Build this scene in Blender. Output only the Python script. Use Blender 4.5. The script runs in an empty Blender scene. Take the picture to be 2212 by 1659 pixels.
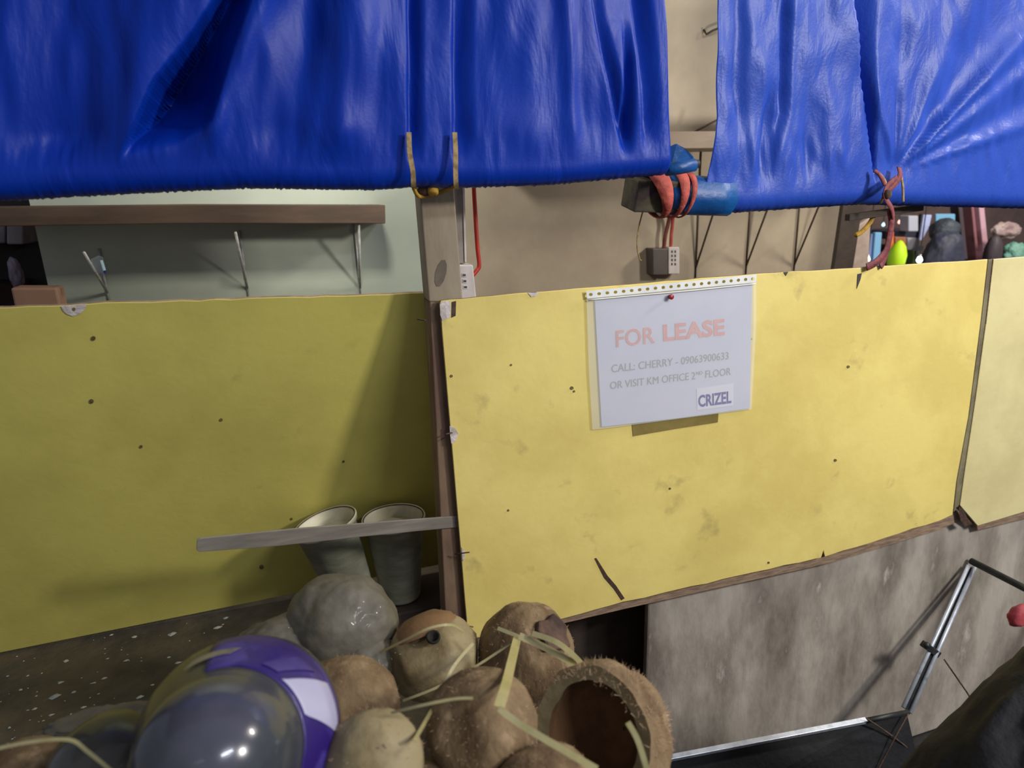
import bpy, bmesh, math, random
import numpy as np
from mathutils import Vector, Matrix, noise
random.seed(7)
C = bpy.context.scene.collection
SC = bpy.context.scene
H = 1.32                      # camera height above the floor
# ------------------------------------------------------------------ camera
F = 1450.0
U = np.array([4816., -571., F]); U /= np.linalg.norm(U)
DN = np.array([156., 5000., F]); DN -= U * (DN @ U); DN /= np.linalg.norm(DN)
AZ = -DN; AX = U; AY = np.cross(AZ, AX)
cam_d = bpy.data.cameras.new('camera'); cam = bpy.data.objects.new('camera', cam_d); C.objects.link(cam)
cam_d.sensor_width = 36; cam_d.lens = F / 2212 * 36; cam_d.clip_start = .02; cam_d.clip_end = 60
m = Matrix(((AX[0], -AX[1], -AX[2], 0), (AY[0], -AY[1], -AY[2], 0), (AZ[0], -AZ[1], -AZ[2], H), (0, 0, 0, 1)))
cam.matrix_world = m
cam_d.dof.use_dof = True; cam_d.dof.focus_distance = 1.12; cam_d.dof.aperture_fstop = 4.5
SC.camera = cam
# ------------------------------------------------------------------ world, light, exposure
w = bpy.data.worlds.new('hall_light'); SC.world = w; w.use_nodes = True
bg = w.node_tree.nodes['Background']; bg.inputs[0].default_value = (.80, .84, 1, 1); bg.inputs[1].default_value = .23
SC.view_settings.view_transform = 'Standard'; SC.view_settings.look = 'None'
SC.view_settings.exposure = .12; SC.view_settings.gamma = 1; SC.view_settings.use_curve_mapping = False

def area(name, loc, target, energy, size, col, sy=None):
    l = bpy.data.lights.new(name, 'AREA'); l.energy = energy; l.size = size; l.color = col
    if sy: l.shape = 'RECTANGLE'; l.size_y = sy
    o = bpy.data.objects.new(name, l); C.objects.link(o)
    o.location = Vector(loc) + Vector((0, 0, H))
    d = Vector(target) - Vector(loc)
    o.rotation_euler = d.to_track_quat('-Z', 'Y').to_euler()
    return o
area('market_lamp_light', (1.75, -.62, .62), (.7, 1, -.35), 29, .22, (1, .97, .93))
area('hall_tube_light', (1.6, -1.5, 1.7), (.6, 1, -.1), 30, .9, (.86, .90, 1), .12)
area('stall_lamp_light', (.12, 1.10, .42), (.2, 1.75, -.05), 3.6, .09, (1, .96, .88))
area('stall_side_light', (1.22, 1.16, .03), (1.25, 1.72, -.05), 1.9, .07, (1, .95, .88))  # added fill hidden behind the right tarpaulin, brightens the wall under the shelf
area('walkway_lamp_light', (3.4, .4, 1.6), (3, 3, -.3), 80, .4, (1, .93, .85))  # unseen fill light added to brighten the market beyond

# ------------------------------------------------------------------ helpers
def ray(px, py):
    v = np.array([px - 1106, py - 829.5, F]) / F
    return Vector((AX @ v, AY @ v, AZ @ v))
O = Vector((0, 0, H))
def W(px, py, Y): r = ray(px, py); return O + r * (Y / r.y)
def WZ(px, py, z): r = ray(px, py); return O + r * ((z - H) / r.z)
def D(px, py, d): return O + ray(px, py) * d
def onpl(px, py, p0, n): r = ray(px, py); return O + r * ((p0 - O).dot(n) / r.dot(n))

def s2l(c): return tuple(((x / 255) / 12.92 if x / 255 < .04045 else ((x / 255 + .055) / 1.055) ** 2.4) for x in c)
def mat(name, c, c2=None, scale=8, rough=.6, bump=0, bscale=60, metal=0, stretch=(1, 1, 1), c3=None, s3=40, t3=.62,
        trans=0, alpha=1, emit=None, es=0, lo=.4, hi=.62, spec=.5, coat=0):
    M = bpy.data.materials.new(name); M.use_nodes = True; nt = M.node_tree; N = nt.nodes; L = nt.links
    b = N['Principled BSDF']
    b.inputs['Roughness'].default_value = rough; b.inputs['Metallic'].default_value = metal
    b.inputs['Transmission Weight'].default_value = trans; b.inputs['Alpha'].default_value = alpha
    b.inputs['Specular IOR Level'].default_value = spec; b.inputs['Coat Weight'].default_value = coat
    c = s2l(c) + (1,); b.inputs['Base Color'].default_value = c
    if emit: b.inputs['Emission Color'].default_value = s2l(emit) + (1,); b.inputs['Emission Strength'].default_value = es
    tc = N.new('ShaderNodeTexCoord'); mp = N.new('ShaderNodeMapping'); L.new(tc.outputs['Object'], mp.inputs[0]); mp.inputs['Scale'].default_value = stretch
    col = None
    def layer(prev, cc, sc, lo, hi, det=5):
        n = N.new('ShaderNodeTexNoise'); n.inputs['Scale'].default_value = sc; n.inputs['Detail'].default_value = det; n.inputs['Roughness'].default_value = .6
        L.new(mp.outputs[0], n.inputs['Vector'])
        r = N.new('ShaderNodeMapRange'); r.inputs[1].default_value = lo; r.inputs[2].default_value = hi; L.new(n.outputs[0], r.inputs[0])
        x = N.new('ShaderNodeMix'); x.data_type = 'RGBA'; L.new(r.outputs[0], x.inputs[0])
        if prev is None: x.inputs[6].default_value = c
        else: L.new(prev, x.inputs[6])
        x.inputs[7].default_value = s2l(cc) + (1,); return x.outputs[2]
    if c2: col = layer(col, c2, scale, lo, hi)
    if c3: col = layer(col, c3, s3, t3 - .03, t3 + .12)
    if col: L.new(col, b.inputs['Base Color'])
    if bump:
        n = N.new('ShaderNodeTexNoise'); n.inputs['Scale'].default_value = bscale; n.inputs['Detail'].default_value = 6; L.new(mp.outputs[0], n.inputs['Vector'])
        bp = N.new('ShaderNodeBump'); bp.inputs['Strength'].default_value = bump; bp.inputs['Distance'].default_value = .004
        L.new(n.outputs[0], bp.inputs['Height']); L.new(bp.outputs[0], b.inputs['Normal'])
    return M

def link(name, verts, faces, m, parent=None, smooth=False, mats=None, fm=None):
    me = bpy.data.meshes.new(name); me.from_pydata([tuple(v) for v in verts], [], faces); 
    if m: me.materials.append(m)
    for x in (mats or []): me.materials.append(x)
    if fm: me.polygons.foreach_set('material_index', fm)
    if smooth: me.polygons.foreach_set('use_smooth', [True] * len(me.polygons))
    bm = bmesh.new(); bm.from_mesh(me); bmesh.ops.recalc_face_normals(bm, faces=bm.faces); bm.to_mesh(me); bm.free()
    # origin to the mesh centre (or leave in parent's frame)
    o = bpy.data.objects.new(name, me); C.objects.link(o)
    if parent: o.parent = parent; o.matrix_parent_inverse = Matrix.Translation(-parent.location)
    return o
def tag(o, label, cat, group=None):
    o['label'] = label; o['category'] = cat
    if group: o['group'] = group
    return o
def struct(o): o['kind'] = 'structure'; return o
def thing(name, loc, label, cat, group=None):
    o = bpy.data.objects.new(name, None); C.objects.link(o); o.location = loc; o.empty_display_size = .02
    bpy.context.view_layer.update() if False else None
    return tag(o, label, cat, group)
def recentre(o):
    """move a top-level mesh's origin to its base centre"""
    me = o.data; vs = [v.co for v in me.vertices]
    c = Vector((sum(v.x for v in vs) / len(vs), sum(v.y for v in vs) / len(vs), min(v.z for v in vs)))
    me.transform(Matrix.Translation(-c)); o.location = c; return o

def slab(pts, th):
    """closed slab: front outline pts pushed back by vector th"""
    n = len(pts); v = list(pts) + [p + th for p in pts]
    f = [tuple(range(n)), tuple(range(2 * n - 1, n - 1, -1))] + [(i, i + n, (i + 1) % n + n, (i + 1) % n) for i in range(n)]
    return v, f
def boxv(lo, hi):
    x0, y0, z0 = lo; x1, y1, z1 = hi
    v = [Vector(p) for p in ((x0, y0, z0), (x1, y0, z0), (x1, y1, z0), (x0, y1, z0), (x0, y0, z1), (x1, y0, z1), (x1, y1, z1), (x0, y1, z1))]
    return v, [(0, 3, 2, 1), (4, 5, 6, 7), (0, 1, 5, 4), (1, 2, 6, 5), (2, 3, 7, 6), (3, 0, 4, 7)]
def bev(o, w=.001, seg=2):
    md = o.modifiers.new('bevel', 'BEVEL'); md.width = w; md.segments = seg; md.limit_method = 'ANGLE'; return o
def sweep(pts, prof, closed_prof=True, nrm=None, taper=None):
    """sweep a 2D profile along points"""
    pts = [Vector(p) for p in pts]; v = []; f = []; n = len(prof)
    up = Vector(nrm) if nrm else Vector((0, 0, 1))
    prev = None
    for i, p in enumerate(pts):
        t = (pts[min(i + 1, len(pts) - 1)] - pts[max(i - 1, 0)]).normalized()
        a = up if prev is None else prev
        s = t.cross(a)
        if s.length < 1e-3: s = t.cross(Vector((1, 0, 0)))
        s.normalize(); q = s.cross(t).normalized(); prev = q
        k = taper[i] if taper else 1
        for (x, y) in prof: v.append(p + s * x * k + q * y * k)
    for i in range(len(pts) - 1):
        for j in range(n):
            f.append((i * n + j, i * n + (j + 1) % n, (i + 1) * n + (j + 1) % n, (i + 1) * n + j))
    f.append(tuple(range(n - 1, -1, -1))); f.append(tuple((len(pts) - 1) * n + j for j in range(n)))
    return v, f
def circ(r, n=10): return [(r * math.cos(2 * math.pi * i / n), r * math.sin(2 * math.pi * i / n)) for i in range(n)]
def rect(w, h): return [(-w / 2, -h / 2), (w / 2, -h / 2), (w / 2, h / 2), (-w / 2, h / 2)]
def spline(pts, k=6):
    pts = [Vector(p) for p in pts]; out = []
    for i in range(len(pts) - 1):
        p0 = pts[max(i - 1, 0)]; p1 = pts[i]; p2 = pts[i + 1]; p3 = pts[min(i + 2, len(pts) - 1)]
        for j in range(k):
            t = j / k
            out.append(.5 * ((2 * p1) + (p2 - p0) * t + (2 * p0 - 5 * p1 + 4 * p2 - p3) * t * t + (-p0 + 3 * p1 - 3 * p2 + p3) * t ** 3))
    out.append(pts[-1]); return out
def lathe(prof, base, axis, n=32, roll=None):
    """profile (r, h) turned about axis"""
    ax = Vector(axis).normalized(); a = ax.orthogonal().normalized(); b = ax.cross(a); base = Vector(base)
    v = []; f = []
    for (r, h) in prof:
        for i in range(n):
            t = 2 * math.pi * i / n; v.append(base + ax * h + (a * math.cos(t) + b * math.sin(t)) * max(r, 1e-5))
    for k in range(len(prof) - 1):
        for i in range(n): f.append((k * n + i, k * n + (i + 1) % n, (k + 1) * n + (i + 1) % n, (k + 1) * n + i))
    return v, f
def cap(v, f, k, n, rev=False):
    r = list(range(k * n, k * n + n)); f.append(tuple(r[::-1] if rev else r))
def solidtube(name, pts, r, m, parent=None, n=10):
    v, f = sweep(pts, circ(r, n)); return link(name, v, f, m, parent, True)

# ------------------------------------------------------------------ materials
M = {}
M['yellow_l'] = mat('yellow_paint', (212, 200, 102), (198, 186, 94), 5, .55, .08, 90, c3=(176, 162, 88), s3=14, t3=.70)  # left board: weaker light put into a darker yellow
M['yellow_r'] = mat('yellow_paint_fresh', (232, 212, 124), (218, 196, 110), 5, .5, .10, 60, c3=(186, 168, 100), s3=14, t3=.66)  # right board: stronger light put into a brighter yellow
M['yellow_p'] = mat('faded_yellow_paint', (216, 204, 148), (204, 190, 136), 6, .5, .10, 60, c3=(170, 158, 110), s3=26, t3=.70)  # cool light and glare painted in as a paler yellow
M['ply'] = mat('raw_plywood', (156, 130, 106), (124, 100, 80), 30, .8, .3, 90, stretch=(1, 1, 6))
M['nailh'] = mat('grimy_nail_head', (124, 104, 56), (90, 76, 48), 90, .7)
M['chip'] = mat('bare_primer', (216, 206, 200), (180, 168, 160), 60, .8, .4, 200)
M['rust'] = mat('rusty_nail', (84, 56, 42), (50, 38, 34), 120, .7)
M['post'] = mat('grey_painted_timber', (156, 142, 118), (132, 116, 96), 9, .75, .3, 60, stretch=(1, 1, .3), c3=(92, 80, 70), s3=8, t3=.66)  # upper part of the post, its lit tone put into the colour
M['postlow'] = mat('bare_reddish_timber', (134, 110, 84), (106, 80, 66), 16, .8, .4, 60, stretch=(1, 1, .3))  # same post lower down, shade put into the reddish colour
M['wall_l'] = mat('pale_green_distemper', (186, 192, 172), (170, 178, 160), 3, .75, .06, 40, c3=(120, 120, 108), s3=24, t3=.74)
M['wall_r'] = mat('beige_plaster', (184, 170, 144), (168, 152, 130), 4, .8, .12, 60, c3=(160, 146, 128), s3=20, t3=.70)
M['conc'] = mat('stained_concrete', (176, 166, 152), (112, 102, 90), 9, .85, .5, 50, stretch=(1, 1, .4), c3=(206, 196, 184), s3=18, t3=.66, lo=.38, hi=.66)
M['ledge'] = mat('dirty_terrazzo', (84, 74, 56), (60, 54, 44), 10, .75, .5, 90, c3=(126, 116, 92), s3=60, t3=.70)
M['floor'] = mat('wet_dark_floor', (34, 33, 34), (22, 22, 24), 12, .45, .5, 40)
M['shelf'] = mat('dark_stained_shelf', (96, 76, 58), (76, 60, 46), 20, .7, .2, 60, stretch=(.2, 1, 1))
M['shelf2'] = mat('light_shelf_board', (150, 132, 112), (132, 116, 98), 20, .7, .2, 60, stretch=(.2, 1, 1))
M['white_metal'] = mat('white_enamelled_steel', (206, 206, 200), (170, 168, 160), 60, .4, metal=.1)
M['dark_metal'] = mat('tarnished_dark_wire', (74, 66, 60), (96, 78, 56), 60, .5, metal=.5)
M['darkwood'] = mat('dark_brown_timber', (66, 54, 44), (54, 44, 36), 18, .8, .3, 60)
M['steel'] = mat('dull_bare_steel', (206, 212, 222), (180, 186, 196), 40, .35, metal=.35)
M['blackmetal'] = mat('black_painted_steel', (40, 42, 42), (56, 58, 56), 40, .5, metal=.3)
M['blackfab'] = mat('black_cloth', (17, 17, 20), (27, 26, 30), 20, .8, .5, 80)
M['pvc'] = mat('grey_pvc', (150, 140, 130), (136, 126, 116), 30, .45)
M['boxwhite'] = mat('off_white_plastic', (200, 190, 184), (186, 176, 170), 30, .45)
M['boxdark'] = mat('dark_grey_plastic', (84, 74, 68), (74, 66, 60), 30, .5)
M['slot'] = mat('dark_slot', (60, 54, 54), None)
M['red'] = mat('red_wire_sheath', (176, 44, 24), (150, 34, 20), 30, .45)
M['brownred'] = mat('dull_red_wire', (120, 60, 48), (96, 44, 36), 40, .6)
M['strap'] = mat('red_orange_cloth', (186, 84, 70), (150, 60, 50), 40, .75, .5, 160)
M['strapdark'] = mat('maroon_cloth_strip', (132, 62, 64), (96, 40, 44), 40, .75, .5, 160)
M['twine'] = mat('frayed_twine', (168, 144, 96), (120, 96, 60), 90, .8)
M['twiney'] = mat('yellow_twine', (190, 150, 50), (120, 84, 30), 70, .8)
M['paper'] = mat('white_paper', (200, 200, 226), (190, 192, 220), 6, .6)
M['strip'] = mat('milky_sleeve_edge', (240, 240, 236), (224, 226, 222), 30, .35)
M['film'] = mat('clear_film', (240, 240, 230), None, rough=.12, alpha=.22, coat=.5)
M['tape'] = mat('yellowed_tape', (150, 132, 74), (136, 118, 66), 20, .35, alpha=.8)
M['ink_red'] = mat('faded_red_ink', (214, 140, 146), (204, 126, 134), 60, .7)
M['ink_grey'] = mat('faded_black_ink', (128, 126, 142), None, rough=.7)
M['ink_blue'] = mat('blue_marker', (62, 56, 140), (84, 76, 156), 90, .7)
M['pin'] = mat('red_pin_plastic', (150, 40, 50), None, rough=.35)
M['cup'] = mat('dusty_white_plastic', (150, 150, 128), (128, 128, 108), 16, .6, .1, 60, stretch=(1, 1, 3))
M['cupin'] = mat('cream_pot_rim', (206, 200, 172), (190, 182, 154), 26, .5)
M['rail'] = mat('worn_grey_rail', (142, 134, 122), (116, 108, 98), 22, .7, .3, 80, stretch=(.2, 1, 1), c3=(182, 176, 164), s3=18, t3=.66)
M['husk'] = mat('dry_coconut_husk', (134, 112, 80), (98, 76, 50), 22, .85, .9, 70, stretch=(1, 1, .5), c3=(160, 136, 104), s3=34, t3=.60)
M['husk2'] = mat('pale_shaved_coconut', (148, 134, 98), (120, 104, 70), 16, .7, .5, 70, c3=(100, 80, 52), s3=16, t3=.68)
M['huskin'] = mat('dark_husk_hollow', (132, 94, 60), (76, 54, 36), 12, .9, .9, 60)
M['huskdark'] = mat('rotten_husk_patch', (98, 74, 60), (62, 46, 38), 40, .9, .9, 60)
M['fibre'] = mat('husk_fibre', (190, 156, 124), None, rough=.8)
M['straw'] = mat('pale_green_plastic_straw', (176, 166, 120), (158, 150, 100), 30, .25, coat=.5)
M['bag'] = mat('cloudy_plastic_bag', (104, 99, 86), (84, 78, 64), 14, .6, .9, 24, alpha=.88, trans=.0, coat=.1)
M['bottle'] = mat('clear_bottle_plastic', (96, 96, 114), (74, 80, 86), 9, .2, trans=.3, alpha=.86, coat=.35)
M['bottleg'] = mat('greenish_clear_plastic', (84, 82, 74), (66, 66, 64), 14, .3, trans=.12, alpha=.9, coat=.3)
M['labelp'] = mat('purple_label_film', (38, 18, 100), (66, 52, 132), 12, .45, .4, 26, coat=.1, lo=.5, hi=.56)
M['labelw'] = mat('white_label_patch', (176, 174, 200), (160, 158, 188), 12, .4)
M['pebble'] = mat('pale_grit', (170, 164, 140), (140, 150, 150), 60, .6)

def tarp_mat(name, c, c2, rg, bs, sp, fs):
    Mx = mat(name, c, c2, 3, rg, 0, spec=sp)
    nt = Mx.node_tree; N = nt.nodes; L = nt.links; b = N['Principled BSDF']
    mp = [n for n in N if n.type == 'MAPPING'][0]
    n1 = N.new('ShaderNodeTexNoise'); n1.inputs['Scale'].default_value = 10; n1.inputs['Detail'].default_value = 4; n1.inputs['Distortion'].default_value = .6
    mp2 = N.new('ShaderNodeMapping'); mp2.inputs['Scale'].default_value = (1.7, 1, .6)
    tc = [n for n in N if n.type == 'TEX_COORD'][0]; L.new(tc.outputs['Object'], mp2.inputs[0])
    L.new(mp2.outputs[0], n1.inputs['Vector'])
    v = N.new('ShaderNodeTexNoise'); v.inputs['Scale'].default_value = 240; L.new(mp.outputs[0], v.inputs['Vector'])
    b1 = N.new('ShaderNodeBump'); b1.inputs['Strength'].default_value = bs; b1.inputs['Distance'].default_value = .016; L.new(n1.outputs[0], b1.inputs['Height'])
    b2 = N.new('ShaderNodeBump'); b2.inputs['Strength'].default_value = fs; b2.inputs['Distance'].default_value = .002; L.new(v.outputs[0], b2.inputs['Height'])
    L.new(b1.outputs[0], b2.inputs['Normal']); L.new(b2.outputs[0], b.inputs['Normal'])
    return Mx
M['tarp_l'] = tarp_mat('deep_blue_tarpaulin', (0, 44, 150), (0, 52, 160), .44, .30, .24, .08)
M['tarp_r'] = tarp_mat('sun_faded_blue_tarpaulin', (34, 68, 166), (40, 76, 174), .42, .34, .28, .16)  # haze on the right sheet painted in as a paler blue
M['teal'] = mat('teal_tarp_underside', (10, 84, 150), (6, 66, 128), 14, .45, .5, 50)

YF = .96        # front plane of the right-hand panels
LP0 = W(0, 665, 1.02); LPn = (W(900, 636, 1.02) - LP0).cross(W(0, 1410, 1.25) - LP0).normalized()
ZL = W(0, 1410, 1.25).z       # top of the ledge

# ------------------------------------------------------------------ floor, ledge, walls
v, f = boxv((-3, -1.5, -.06), (6, 8, 0)); struct(link('floor', v, f, M['floor']))
xr = WZ(1205, 1385, ZL).x
v, f = boxv((-1.6, .22, .002), (xr, 1.34, ZL - .004))
led = link('market_ledge', v, f, M['ledge']); bev(led, .006); tag(led, 'dark dirty concrete ledge speckled with pale grit under the left yellow board', 'ledge'); 
YB = 1.72
p = W(1000, 600, YB)
xa = W(100, 600, YB).x; xs = p.x; xb = W(1830, 500, YB).x
v, f = boxv((xa, YB, 0), (xs, YB + .05, H + 1.7)); struct(link('wall_left', v, f, M['wall_l']))
v, f = boxv((xs, YB, 0), (xb, YB + .05, H + 1.7)); struct(link('wall_back', v, f, M['wall_r']))
v, f = boxv((-3, 3.6, 0), (6, 3.66, H + 2)); struct(link('wall_far', v, f, mat('murky_brown_far_wall', (104, 84, 78), (74, 62, 62), 3, .9)))
v, f = boxv((-3, .9, H + 1.72), (6, 5.2, H + 1.78)); struct(link('ceiling', v, f, mat('dusty_ceiling', (110, 104, 96), (90, 86, 80), 3, .9)))
# concrete plinth wall below the right panels
p0 = W(1400, 1310, .985)
v, f = boxv((p0.x, .985, 0.002), (2.6, 1.00, H - .70)); cw = link('wall_front', v, f, M['conc']); bev(cw, .004); struct(cw)
v, f = boxv((xr + .015, 1.10, .002), (p0.x + .2, 1.115, H - .662)); o = link('recess_board', v, f, M['darkwood']); recentre(o); tag(o, 'dark board closing the recess between the coconuts and the concrete wall', 'board')  # board added so the shaded recess shows dark brown instead of black
# unseen deck added behind the right panels to keep the space below dark
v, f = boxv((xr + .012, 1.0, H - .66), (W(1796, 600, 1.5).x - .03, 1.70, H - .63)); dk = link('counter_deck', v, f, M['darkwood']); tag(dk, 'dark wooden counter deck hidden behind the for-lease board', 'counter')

# ------------------------------------------------------------------ yellow boards
def board(name, outline, P, m, label, thick, group=None):
    pts = [P(*q) for q in outline]
    v, f = slab(pts, thick)
    n = len(pts)
    t = thing(name, pts[0], label, 'board', group)
    o = link('painted_face', v, f, m, t, mats=[M['ply']], fm=[0, 1] + [1] * n); bev(o, .0008, 1)
    return t
def jag(a, b, n, amp):
    out = []
    for i in range(n):
        t = i / n; out.append((a[0] + (b[0] - a[0]) * t, a[1] + (b[1] - a[1]) * t + random.uniform(-amp, amp)))
    return out
PF = lambda x, y: W(x, y, YF)
PL = lambda x, y: onpl(x, y, LP0, LPn)
outl = jag((-260, 676), (140, 660), 10, 1.5) + jag((140, 661), (190, 656), 3, .5) + jag((190, 656), (945, 633), 22, 1.6) + [(990, 634), (1030, 1204), (670, 1275), (420, 1326), (180, 1374), (0, 1410), (-260, 1462)]
bl = board('left_board'.replace('left_', 'yellow_'), outl, PL, M['yellow_l'], 'recessed darker yellow painted plywood board behind the two pots, left of the post', -LPn * .006 if LPn.y < 0 else LPn * .006)
outr = [(950, 657), (952, 650)] + jag((972, 648), (1130, 633), 7, 1.2) + [(1140, 632), (1150, 639), (1160, 631)] + jag((1170, 630), (1630, 592), 12, 1.0) + jag((1640, 592), (2130, 560), 14, 1.4) + \
    [(2134, 560), (2118, 700), (2092, 900), (2066, 1040), (2058, 1112)] + jag((2030, 1125), (1790, 1200), 8, 1.5) + [(1782, 1203), (1779, 1190), (1774, 1205)] + jag((1760, 1208), (1360, 1298), 12, 1.5) + jag((1345, 1302), (1225, 1333), 4, 1.5) + jag((1210, 1337), (1020, 1380), 4, 2) + [(1010, 1384)] + jag((1008, 1340), (951, 670), 20, 1.6)
br = board('yellow_board', outr, PF, M['yellow_r'], 'large bright yellow painted board carrying the FOR LEASE sheet', Vector((0, .007, 0)))
out3 = [(2146, 560)] + jag((2155, 558), (2600, 526), 8, 1.5) + [(2600, 1015), (2212, 1106), (2112, 1136), (2074, 1092), (2084, 1020), (2108, 860), (2130, 700)]
b3 = board('yellow_board', out3, PF, M['yellow_p'], 'pale faded yellow board at the right edge, beyond the dark joint', Vector((0, .007, 0)))
# battens (bare timber) below and behind the right boards
def strip_px(name, q, Y, th, m, parent):
    v, f = slab([W(x, y, Y) for x, y in q], Vector((0, th, 0))); o = link(name, v, f, m, parent); bev(o, .001, 1); return o
strip_px('bottom_batten', [(1080, 1357), (1210, 1330), (1345, 1295), (1780, 1197), (2030, 1118), (2090, 1098), (2096, 1116), (2035, 1143), (1788, 1218), (1350, 1316), (1215, 1348), (1082, 1380)], YF + .008, .02, M['ply'], br)
strip_px('joint_batten', [(2112, 566), (2158, 563), (2135, 760), (2112, 920), (2094, 1088), (2122, 1130), (2100, 1136), (2040, 1096), (2070, 900), (2096, 740)], YF + .0085, .010, mat('greenish_joint_timber', (124, 112, 84), (92, 78, 60), 14, .8, .3, 60), br)
strip_px('bottom_batten', [(2108, 1126), (2600, 1005), (2600, 1026), (2112, 1146)], YF + .0095, .02, M['ply'], b3)
def patch(name, q, P, off, m, parent, th=.0006):
    pts = [P(x, y) + off for x, y in q]
    v, f = slab(pts, -off.normalized() * th); return link(name, v, f, m, parent)
fo = Vector((0, -.0009, 0))
lo_ = LPn * (-.0012 if LPn.y > 0 else .0012)
patch('bare_chip', [(950, 657), (957, 651), (972, 650), (974, 668), (971, 686), (955, 692), (951, 680)], PF, fo, M['chip'], br)
patch('bare_chip', [(976, 652), (985, 650), (984, 682), (975, 686)], PF, fo, M['rust'], br)
patch('bare_chip', [(971, 920), (982, 923), (990, 936), (984, 952), (975, 958), (972, 940)], PF, fo, M['chip'], br)
patch('bare_chip', [(997, 1182), (1003, 1188), (1004, 1208), (999, 1212)], PF, fo, M['chip'], br)
patch('bare_chip', [(1140, 632), (1150, 633), (1164, 631), (1157, 640), (1147, 641)], PF, fo * 1.2, M['chip'], br)
strip_px('joint_filler', [(2135, 561), (2145, 560), (2129, 700), (2107, 860), (2083, 1020), (2073, 1090), (2060, 1108), (2067, 1040), (2093, 900), (2119, 700)], YF + .002, .005, mat('drab_joint_filler', (132, 124, 92), (108, 96, 72), 14, .8, .3, 60), br)
patch('split', [(1284, 1206), (1288, 1205), (1312, 1243), (1330, 1264), (1349, 1292), (1342, 1296), (1326, 1272), (1305, 1248)], PF, fo, M['rust'], br)
patch('split', [(1852, 592), (1861, 590), (1858, 604), (1850, 624)], PF, fo, M['slot'], br)
patch('split', [(1692, 588), (1702, 587), (1697, 596)], PF, fo, M['slot'], br)
patch('split', [(2068, 1092), (2080, 1100), (2086, 1116), (2098, 1130), (2082, 1136), (2072, 1122)], PF, fo * 3, M['rust'], br)
patch('bare_chip', [(132, 661), (187, 656), (183, 668), (172, 678), (158, 682), (145, 678), (136, 670)], PL, lo_, M['chip'], bl)
def disc(name, px, py, P, off, rr, m, parent, th=.0012):
    return patch(name, [(px + rr * math.cos(a * math.pi / 4), py + rr * math.sin(a * math.pi / 4)) for a in range(8)], P, off, m, parent, th)
for x, y, r_ in [(160, 667, 5), (202, 730, 6), (198, 866, 6), (478, 906, 4), (305, 964, 4), (1235, 838, 5), (1240, 845, 3), (1104, 788, 3), (1832, 792, 4), (1804, 994, 4), (975, 812, 4), (1447, 1055, 3), (1622, 732, 3), (1660, 1215, 3), (565, 1224, 6), (742, 996, 3), (630, 1120, 3), (1098, 1102, 3)]:
    if x < 940: disc('nail_hole', x, y, PL, lo_ * 1.3, r_ * .8, M['nailh'], bl)
    else: disc('nail_hole', x, y, PF, fo * 1.3, r_ * .75, M['nailh'], br)
for (x, y, dx, dy) in [(990, 1196, 24, -3), (975, 935, -12, 3), (1000, 1352, 22, 2), (905, 690, 14, 2)]:
    a = W(x, y, YF - .002); b = W(x + dx, y + dy, YF - .014)
    solidtube('nail', [a + (a - b) * .3, a, b], .0011, M['rust'], br, 6)

# ------------------------------------------------------------------ post, conduit, rail
pt = thing('timber_post', W(985, 1340, .975), 'square timber post, grey above and bare reddish below, at the joint of the boards', 'post')
Yp = .972
def postseg(name, ya, yb, xa0, xa1, xb0, xb1, m):
    v, f = slab([W(xa0, ya, Yp), W(xa1, ya, Yp), W(xb1, yb, Yp), W(xb0, yb, Yp)], Vector((0, .045, 0))); o = link(name, v, f, m, pt); bev(o, .002); return o
postseg('upper_post', 300, 652, 897, 973, 927, 1000, M['post'])
postseg('lower_post', 652, 1420, 928, 1000, 967, 1040, M['postlow'])
q = [(952 + 12 * math.cos(a * .628) - 6 * math.sin(a * .628), 590 + 30 * math.sin(a * .628)) for a in range(10)]
patch('knot_stain', q, lambda x, y: W(x, y, Yp), Vector((0, -.0006, 0)), mat('soot_stain', (112, 100, 84), (96, 86, 74), 30, .8), pt, .0004)
# PVC trunking and perforated fitting behind the post
tr = thing('cable_trunking', W(1003, 640, 1.03), 'grey plastic cable trunking running up beside the timber post', 'trunking')
v, f = slab([W(976, 380, 1.03), W(1001, 380, 1.03), W(1006, 570, 1.03), W(984, 570, 1.03)], Vector((0, .02, 0))); bev(link('duct', v, f, M['pvc'], tr), .002)
v, f = slab([W(999, 380, 1.028), W(1003, 380, 1.028), W(1008, 566, 1.028), W(1004, 566, 1.028)], Vector((0, .004, 0))); link('duct_lip', v, f, M['boxwhite'], tr)
v, f = slab([W(988, 572, 1.024), W(1022, 572, 1.024), W(1030, 650, 1.024), W(993, 650, 1.024)], Vector((0, .03, 0))); bev(link('socket_box', v, f, M['boxwhite'], tr), .002)
for k in range(3):
    cx, cy = 1002.5 + k * 1.5, 594 + k * 13
    for (x0, y0, x1, y1) in ((-5, -4, 5, 4),):
        pts = [(cx + x0, cy + y0), (cx + x1, cy + y0), (cx + x1, cy + y1), (cx + x0, cy + y1)]
        patch('socket_rim', pts, lambda x, y: W(x, y, 1.024), Vector((0, -.0008, 0)), M['white_metal'], tr)
        pts = [(cx - 3, cy - 2), (cx + 3, cy - 2), (cx + 3, cy + 2), (cx - 3, cy + 2)]
        patch('socket_slot', pts, lambda x, y: W(x, y, 1.024), Vector((0, -.0014, 0)), M['slot'], tr)
tag(recentre(solidtube('red_cable', spline([W(1022, 380, 1.045), W(1026, 450, 1.045), W(1031, 530, 1.045), W(1035, 572, 1.045), W(1030, 584, 1.044), W(1020, 596, 1.042)]), .0034, M['red'])), 'bright red cable hanging beside the timber post into a socket box', 'cable')
rl = [W(430, 1178, .976), W(1015, 1118, .961 + .0)]
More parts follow.
